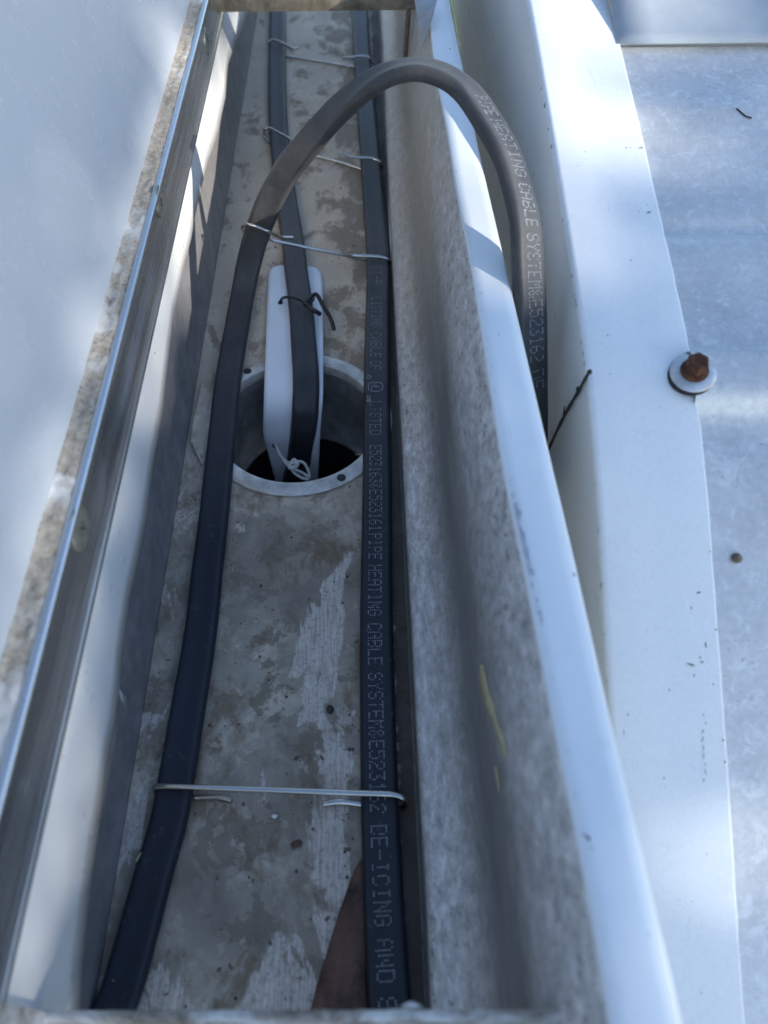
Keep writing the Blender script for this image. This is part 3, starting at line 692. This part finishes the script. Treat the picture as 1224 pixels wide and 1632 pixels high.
o = mesh('printed_lettering', V, F, M['ink'], smooth=False); child(o, rc)

# far left cable, turning down into the outlet
c3 = [((441, -50), .62), ((442, 30), .62), ((441, 100), .62), ((442, 180), .62), ((446, 230), .62), ((455, 310), .7), ((466, 380), .8), ((472, 430), .8), ((479, 485), .9), ((484, 550), 1.05), ((487, 600), 1.1), ((486, 640), .4), ((484, 670), -.8), ((480, 700), -2.6), ((475, 735), -4.6), ((468, 768), -7.0)]
ctrl = []
for (u, v), z in c3:
    p = pz(u, v, z); ctrl.append((p-Vector((0, 0, .3)), (1, 0, 0)))
lp = ctrl[-1][0]
ctrl += [(lp+Vector((0, -.6, -4)), (1, 0, 0)), (lp+Vector((0, -.8, -14)), (1, 0, 0))]
S3 = cable_rows(ctrl, 12)
cc = empty('heating_cable', (ctrl[6][0].x, ctrl[6][0].y, 0)); tag(cc, 'flat black heating cable coming along the left side and dropping into the round outlet', 'cable', 'heating cables in the gutter')
cable_mesh('jacket', S3, cc)

# looping cable: near left, up in an arch, over the lip and down outside
lc = [((120, 1720), .62), ((181, 1600), .62), ((212, 1500), .62), ((239, 1400), .62), ((267, 1300), .62), ((285, 1200), .62), ((300, 1110), .62), ((318, 1000), .62), ((329, 900), .62), ((341, 800), .62), ((351, 700), .62), ((362, 600), .66), ((379, 500), .9), ((388, 450), 1.4)]
ctrl = []
for (u, v), z in lc:
    p = pz(u, v, z); ctrl.append((p-Vector((0, 0, .3)), (-1, 0, 0)))
loop = [((403, 395), 3.0, (-1, .05, 0)), ((424, 335), 5.6, (-.95, .2, -.2)), ((455, 275), 8.0, (-.8, .5, -.2)), ((500, 219), 10.4, (-.6, .75, -.2)), ((545, 170), 12.4, (-.35, .93, -.1)), ((601, 128), 14.2, (-.1, .98, -.15)), ((655, 111), 15.0, (.05, .98, -.18)), ((703, 119), 15.1, (.18, .96, -.14)), ((744, 147), 14.8, (.3, .94, -.12)), ((777, 193), 14.4, (.42, .9, -.1)), ((806, 245), 13.9, (.52, .83, -.15)), ((824, 300), 13.2, (.62, .77, -.18)), ((837, 360), 12.4, (.73, .66, -.18)), ((841, 420), 11.5, (.84, .54, -.15)), ((845, 500), 10.1, (.88, .47, -.1)), ((847, 600), 7.9, (.9, .42, -.05)), ((848, 690), 5.2, (.93, .35, 0)), ((850, 770), 1.5, (.95, .3, 0)), ((852, 840), -4, (.97, .2, 0))]
for (u, v), z, w_ in loop: ctrl.append((pz(u, v, z), w_))
S4 = cable_rows(ctrl, 14)
lo = empty('heating_cable', (ctrl[6][0].x, ctrl[6][0].y, 0)); tag(lo, 'flat black heating cable that rises in a big arch and passes over the white lip', 'cable', 'heating cables in the gutter')
cable_mesh('jacket', S4, lo)
jobs = [('PIPE', 153, 182), ('HEATING', 191, 280), ('CABLE', 293, 360), ('SYSTEM&E523162', 373, 576), ('DE', 592, 620), ('-', 640, 648)]
V, F, _ = print_text(S4, jobs, lo, .06, .58, lambda f: .93, lo=max(range(len(S4)), key=lambda i: S4[i][0].z))
o = mesh('printed_lettering', V, F, M['ink'], smooth=False); child(o, lo)
for s in (S4[::14]): pass

# ------------------------------------------------------------------ wire clips
def clip(pts, label, r_=.085, rad=.28):
    P = fillet(pts, rad); c_ = sum(P, Vector())/len(P)
    o = tube('cable_clip', P, r_, M['wire'], n=10, origin=(c_.x, c_.y, 0)); tag(o, label, 'wire clip', 'wire clips holding the heating cables')
# near: the long span lies on top of both cables, ends tucked below
A = lambda u, v, z: pz(u, v, z)
clip([A(369, 1277, .30), A(345, 1270, .22), A(312, 1272, .10), A(262, 1272, .08), A(247, 1262, .35), A(246, 1254, .78), A(262, 1253, .82), A(430, 1259, .80), A(560, 1264, .80), A(628, 1266, .84), A(646, 1272, .80), A(650, 1282, .35), A(640, 1290, .08), A(570, 1281, .10), A(541, 1277, .22), A(516, 1281, .14)],
     'nearest wire clip, its long span lying on top of both black cables', .11)
clip([A(467, 379, 4.0), A(447, 379, 4.2), A(428, 369, 5.0), A(404, 359, 5.25), A(391, 358, 5.1), A(386, 363, 4.3), A(389, 371, 3.3), A(420, 378, 2.4), A(432, 383, 2.1), A(480, 393, 1.5), A(545, 406, .8), A(590, 416, .2), A(614, 424, .12), A(622, 422, .3), A(621, 413, .75), A(606, 409, .86), A(578, 408, .86), A(563, 407, .9), A(554, 402, 1.1)],
     'wire clip gripping the foot of the arched cable above the white strip', .10)
clip([A(430, 229, .1), A(420, 218, .3), A(421, 206, .85), A(428, 203, .95), A(441, 210, .9), A(462, 221, .86), A(480, 233, .6), A(468, 240, .12), A(500, 248, .12), A(540, 258, .12), A(574, 269, .12), A(602, 277, .10), A(609, 270, .3), A(607, 257, 1.0), A(592, 252, 1.04), A(560, 251, 1.0), A(548, 244, 1.2)],
     'wire clip behind the rising part of the arched cable', .095)
clip([A(476, 77, .7), A(468, 78, .75), A(446, 67, .86), A(434, 63, .9), A(427, 66, .8), A(426, 75, .4), A(432, 84, .1), A(456, 90, .12), A(510, 98, .12), A(560, 106, .12), A(586, 110, .1), A(593, 103, .3), A(590, 91, .86), A(578, 89, .88), A(560, 91, .86), A(546, 93, .6)],
     'farthest wire clip, near the top hanger bar', .09)

# ------------------------------------------------------------------ white plastic strip hanging into the outlet
Lp = [(446, 424, .12), (434, 428, .12), (428, 440, .12), (426, 480, .2), (424, 540, .33), (422, 600, .42), (420.5, 650, -.6), (420, 690, -2.3), (426, 715, -3.7), (433, 742, -5.2), (441, 772, -7.4)]
Rp = [(497, 426, .12), (508, 431, .12), (513.5, 444, .12), (514.5, 480, .3), (515, 540, .5), (515, 600, .6), (514, 640, .1), (511, 680, -1.4), (509, 715, -3.2), (508, 742, -4.9), (507, 772, -7.2)]
rows = []
for (a, b) in zip(smooth_tab(Lp, 5), smooth_tab(Rp, 5)):
    pa, pb = pz(*a), pz(*b); lift = min(1, max(0, (a[1]-440)/120))
    rows.append([pa*(1-k)+pb*k+Vector((0, 0, -.16*math.sin(math.pi*k)*lift)) for k in [j/14 for j in range(15)]])
V, F = grid(rows)
st = empty('plastic_strip', rows[0][7]); tag(st, 'white plastic strip with rounded end hanging behind the cable into the outlet', 'plastic strip')
o = mesh('strip', V, [f[::-1] for f in F], M['plastic']); thick(o, .12, 0); child(o, st)
for (u, v, z) in ((447, 483, .21), (438.5, 710, -3.2)):
    c_ = pz(u, v, z)+Vector((0, -.04, .06)); V = [c_+Vector((.16*math.cos(k*math.pi/8), .16*math.sin(k*math.pi/8), .05*math.sin(k*math.pi/8) if v > 600 else 0)) for k in range(16)]
    child(mesh('punched_hole', V, [tuple(range(16))], M['dark'], smooth=False), st)
# black tie round the cable and strip
def B(u, v, z): return pz(u, v, z)
t0 = spline([B(447, 484, .1), B(447, 480, .3), B(451, 475, .7), B(459, 473.5, 1.12), B(470, 474.5, 1.2), B(481, 479, 1.25), B(490, 484, 1.3), B(497, 480, 1.25), B(500, 475, 1.1)], 5)
t1 = spline([B(486, 481, 1.38), B(491, 488, 1.4), B(499, 494, 1.35), B(506, 498, 1.2), B(510, 501, 1.05)], 5)
t2 = spline([B(484, 487, 1.35), B(491, 479, 1.5), B(497, 472, 1.5), B(503, 469, 1.45), B(508, 474, 1.35), B(515, 488, 1.15), B(523, 500, .9), B(529, 513, .6), B(532.5, 526, .35)], 6)
tie = empty('cable_tie', t0[12]); tag(tie, 'knotted black tie binding the descending cable to the white strip', 'tie')
for nm, P, r_ in (('loop', t0, .085), ('short_tail', t1, .13), ('long_tail', t2, .12)): child(tube(nm, P, r_, M['tie'], n=10), tie)
kn = B(490, 484, 1.4); kp = [kn+Vector((.2*math.cos(a*1.3), .12*math.sin(a*1.3), .08*math.sin(a*.7))) for a in [i*.4 for i in range(26)]]
child(tube('knot', kp, .08, M['tie'], n=8), tie)
# white cord with a knot at the strip's lower hole
s0 = spline([B(438, 710, -3.2), B(441, 712, -2.9), B(445, 722, -2.9), B(450, 730, -2.9), B(459, 737, -2.8), B(466, 740, -2.7)], 6)
s1 = spline([B(468, 744, -2.6), B(474, 736, -2.4), B(484, 738, -2.5), B(490, 747, -2.8), B(493, 757, -3.1), B(490, 763, -3.1), B(482, 762, -3.0), B(472, 756, -2.8), B(466, 750, -2.7), B(462, 744, -2.6)], 6)
s2 = spline([B(452, 733, -2.7), B(458, 741, -2.6), B(466, 746, -2.5), B(474, 750, -2.6), B(484, 755, -2.9), B(491, 760, -3.)], 6)
cd = empty('white_cord', s0[0]); tag(cd, 'short white cord knotted through the lower end of the white strip', 'cord')
for nm, P in (('cord', s0), ('cord_loop', s1), ('cord_end', s2)): child(tube(nm, P, .085, M['string'], n=10), cd)
kc = B(468, 741, -2.5); kp = [kc+Vector((.26*math.cos(a)*(.75+.25*math.sin(a*.31)), .14*math.sin(a)+.02*a-.2, .10+.12*math.sin(a+.9))) for a in [i*.35 for i in range(54)]]
child(tube('cord_knot', kp, .085, M['string'], n=10), cd)

# ------------------------------------------------------------------ litter
def sheet_litter(name, px, z, mat, label, cat, t=.04, curl=.1, sub_=6):
    P = [pz(u, v, z) for u, v in px]; c_ = sum(P, Vector())/len(P)
    V = [c_+Vector((0, 0, curl))]; n = len(P); F = []
    for k in range(1, sub_+1):
        for j, p in enumerate(P):
            q = c_+(p-c_)*(k/sub_); q.z = z+curl*(1-(k/sub_)**2)+.05*noise.noise(q*1.1)*(t*8); V.append(q)
    for j in range(n): F.append((0, 1+j, 1+(j+1) % n))
    for k in range(sub_-1):
        for j in range(n):
            a = 1+k*n+j; b = 1+k*n+(j+1) % n; F.append((a, a+n, b+n, b))
    o = mesh(name, V, F, mat, origin=(c_.x, c_.y, 0)); thick(o, t, 0); return tag(o, label, cat)
sheet_litter('dead_leaf', [(576, 1368), (566, 1385), (555, 1415), (543, 1448), (530, 1490), (518, 1530), (505, 1572), (495, 1612), (480, 1680), (540, 1740), (592, 1700), (588, 1640), (584, 1560), (590, 1500), (590, 1430), (584, 1385)], .10, M['leaf'], 'brown leathery dead leaf tucked under the straight cable', 'leaf', .05, .14, 8)
sheet_litter('leaf_fragment', [(463, 1346), (468, 1341), (478, 1338), (482, 1343), (479, 1348), (467, 1353)], .06, M['leaf'], 'small dark brown leaf fragment on the bare metal below the near clip', 'leaf fragment', .05, .05, 3)
sheet_litter('paint_flake', [(432, 1301), (436, 1298), (443, 1299), (441, 1303), (437, 1305)], .05, M['flake'], 'tiny white paint flake on the gutter floor between the cables', 'paint flake', .03, .04, 3)
def crumb(name, p, r_, mat, label, cat, seed=0, sq_=.7, group=None):
    V, F = [], []; n = 10
    rows = []
    for i in range(7):
        a = math.pi*i/6; rows.append([])
        for k in range(n):
            b = 2*math.pi*k/n; d = Vector((math.sin(a)*math.cos(b), math.sin(a)*math.sin(b), math.cos(a)))
            rr = r_*(1+.45*noise.noise(d*1.8+Vector((seed, 0, 0)))); rows[-1].append(p+Vector((d.x*rr, d.y*rr, d.z*rr*sq_+r_*sq_*.8)))
    V, F = grid(rows, True, True); return tag(mesh(name, V, F, mat, origin=p), label, cat, group)
crumb('grit_lump', pz(526, 1132, 0), .17, M['crumb'], 'round black grit lump on the gutter floor left of the straight cable', 'grit', 3)
p = atz(1173, 892, 8.0); p = min((Vector(atz(1173, 892, z*.05)) for z in range(60, 240)), key=lambda q: abs(q.z-roof_z(q.y)))
crumb('grit_lump', p, .19, M['pelt'], 'brown crumbly grit lump alone on the metal roof', 'grit', 8)
rnd = random.Random(12)
for k in range(46):
    u = rnd.uniform(300, 575); v = rnd.choice([rnd.uniform(830, 1600), rnd.uniform(240, 570), rnd.uniform(1000, 1500)])
    if v > 1100: u = rnd.uniform(330, 570)
    if rnd.random() < .5: u = rnd.uniform(545, 572) if v > 600 else rnd.uniform(530, 578)
    q = pz(u, v, 0); 
    crumb('dirt_speck', q, rnd.uniform(.025, .06), M['crumb'], 'tiny dark dirt speck lying on the gutter floor', 'dirt speck', k, .6, 'dirt specks on the gutter floor')
st1 = [pz(217, 1372, .66), pz(221, 1366, .7), pz(225, 1359, .75)]
tag(tube('straw', st1, lambda t: .035*(1-t*.5), M['straw'], origin=st1[0]), 'short pale straw lying at the left edge of the arched cable', 'straw')
def on_face(u, v, x=TX0-.12): return atx(u, v, x)
tw = empty('twig', on_face(905, 652)); tag(tw, 'thin dark twig leaning against the side face of the white trim', 'twig')
P = spline([on_face(940, 592), on_face(935, 600), on_face(922, 623), on_face(908, 647), on_face(893, 675), on_face(876, 712), on_face(868, 730)], 5)
child(tube('stem', P, lambda t: .065+.025*max(0, 1-t*10)+.01*math.sin(t*40), M['twig'], n=8), tw)
child(tube('side_shoot', [on_face(898, 667), on_face(899, 655), on_face(900, 648)], lambda t: .045-.02*t, M['twig'], n=6), tw)
child(tube('bud', [on_face(921, 624), on_face(919, 620), on_face(921, 617)], .04, M['twig'], n=6), tw)
# needle on the roof
def on_roof(u, v): return min((Vector(atz(u, v, z*.03)) for z in range(60, 600)), key=lambda q: abs(q.z-roof_z(q.y)-.04))
tag(tube('pine_needle', [on_roof(1174, 173), on_roof(1181, 179), on_roof(1188, 185), on_roof(1198, 188)], .03, M['twig'], n=6), 'short dark needle lying on the metal roof near the top', 'needle')

# ------------------------------------------------------------------ unseen tree beside the house, its crown shaped to place the sun patches
def open_sky(a, b):              # how much of the crown lets the sun through, in cm across the sun's beam
    bd = interp([(-12, 6), (-5, 7.5), (5, 10.8), (15, 13.4), (20, 14.0), (22.5, 13.2), (24, 12.0), (28, 12.2), (31, 13.5), (34, 15), (60, 16)], a)
    g = lambda x, y, r_, k: k*math.exp(-((a-x)**2+(b-y)**2)/r_**2)
    if b > bd:
        t = .32 if a < 17 else 1.
        if 17 <= a < 22: t = .32+.68*(a-17)/5
        top = interp([(-10, 16), (8, 19), (20, 20.5), (26, 22.5), (32, 29), (60, 31)], a)
        if b > top: t *= .0
        elif b > 23: t *= .35
        return t
    return min(.8, g(33.5, 15, 3., .8)+g(29, 8, 2., .3)+g(9, 0, 4., .5)+g(41, 12, 3, .3))
def tree():
    E1 = Vector((0, 0, 1)).cross(SUN).normalized(); E2 = SUN.cross(E1)
    ctr = SUN*470+E1*10; rn = random.Random(21)
    t = empty('unseen_broadleaf_tree', (ctr.x, ctr.y, GZ)); tag(t, 'unseen leafy broadleaf tree beside the house, its crown shaped to dapple the gutter', 'tree')
    V, F = [], []
    def leaf(c_, ln, wd):
        d = Vector((rn.gauss(0, 1), rn.gauss(0, 1), rn.gauss(-.3, .6))).normalized(); s_ = d.cross(Vector((rn.gauss(0, 1), rn.gauss(0, 1), rn.gauss(0, 1)))).normalized(); n0 = len(V)
        up = d.cross(s_)*wd*.25
        V.extend([c_-d*ln, c_-d*ln*.1+s_*wd+up, c_+d*ln, c_-d*ln*.1-s_*wd+up]); F.extend([(n0, n0+1, n0+2), (n0, n0+2, n0+3)])
    for k in range(4600):        # leaves added toward the gutter, thinned where sun should pass
        a, b, d = rn.uniform(-22, 66), rn.uniform(-18, 42), rn.uniform(400, 470)
        if rn.random() < open_sky(a, b)**.5*1.02: continue
        leaf(E1*a+E2*b+SUN*d, rn.uniform(2.2, 3.6), rn.uniform(1.2, 2.0))
    for k in range(9000):
        while True:
            q = Vector((rn.uniform(-1, 1), rn.uniform(-1, 1), rn.uniform(-1, 1)))
            if q.length < .8+.25*noise.noise(q*2.2+Vector((5, 0, 0))): break
        p = ctr+Vector((q.x*170, q.y*170, q.z*150)); a, b = p.dot(E1), p.dot(E2)
        if -20 < a < 64 and -16 < b < 40:
            if open_sky(a, b) > .03 or rn.random() < .5: continue
            mr = 6
            if max(open_sky(a+i, b+j) for i in (-mr, mr) for j in (-mr, mr)) > .05: continue
        leaf(p, rn.uniform(6, 10), rn.uniform(3.5, 5.5))
    child(mesh('crown', V, F, M['foliage'], smooth=False), t)
    base = Vector((ctr.x+15, ctr.y-20, GZ)); top = Vector((ctr.x+20, ctr.y-50, ctr.z-90))
    child(tube('trunk', spline([base, base*.6+top*.4+Vector((6, 4, 0)), top, top+Vector((-4, -30, 90))], 6), lambda k: 15-9*k, M['bark'], n=12), t)
    for k in range(7):
        a = k*.9+.4; e = Vector((math.cos(a)*110, math.sin(a)*110, 60+20*math.sin(k*2)))
        P = spline([top-Vector((0, 0, 20*(k % 3))), top+e*.4, top+e], 5)
        if any(-12 < p.dot(E1) < 60 and -8 < p.dot(E2) < 34 for p in P): continue
        child(tube('limb', P, lambda k: 6-4.4*k, M['bark'], n=8), t)
tree()
C.render.engine = 'CYCLES'
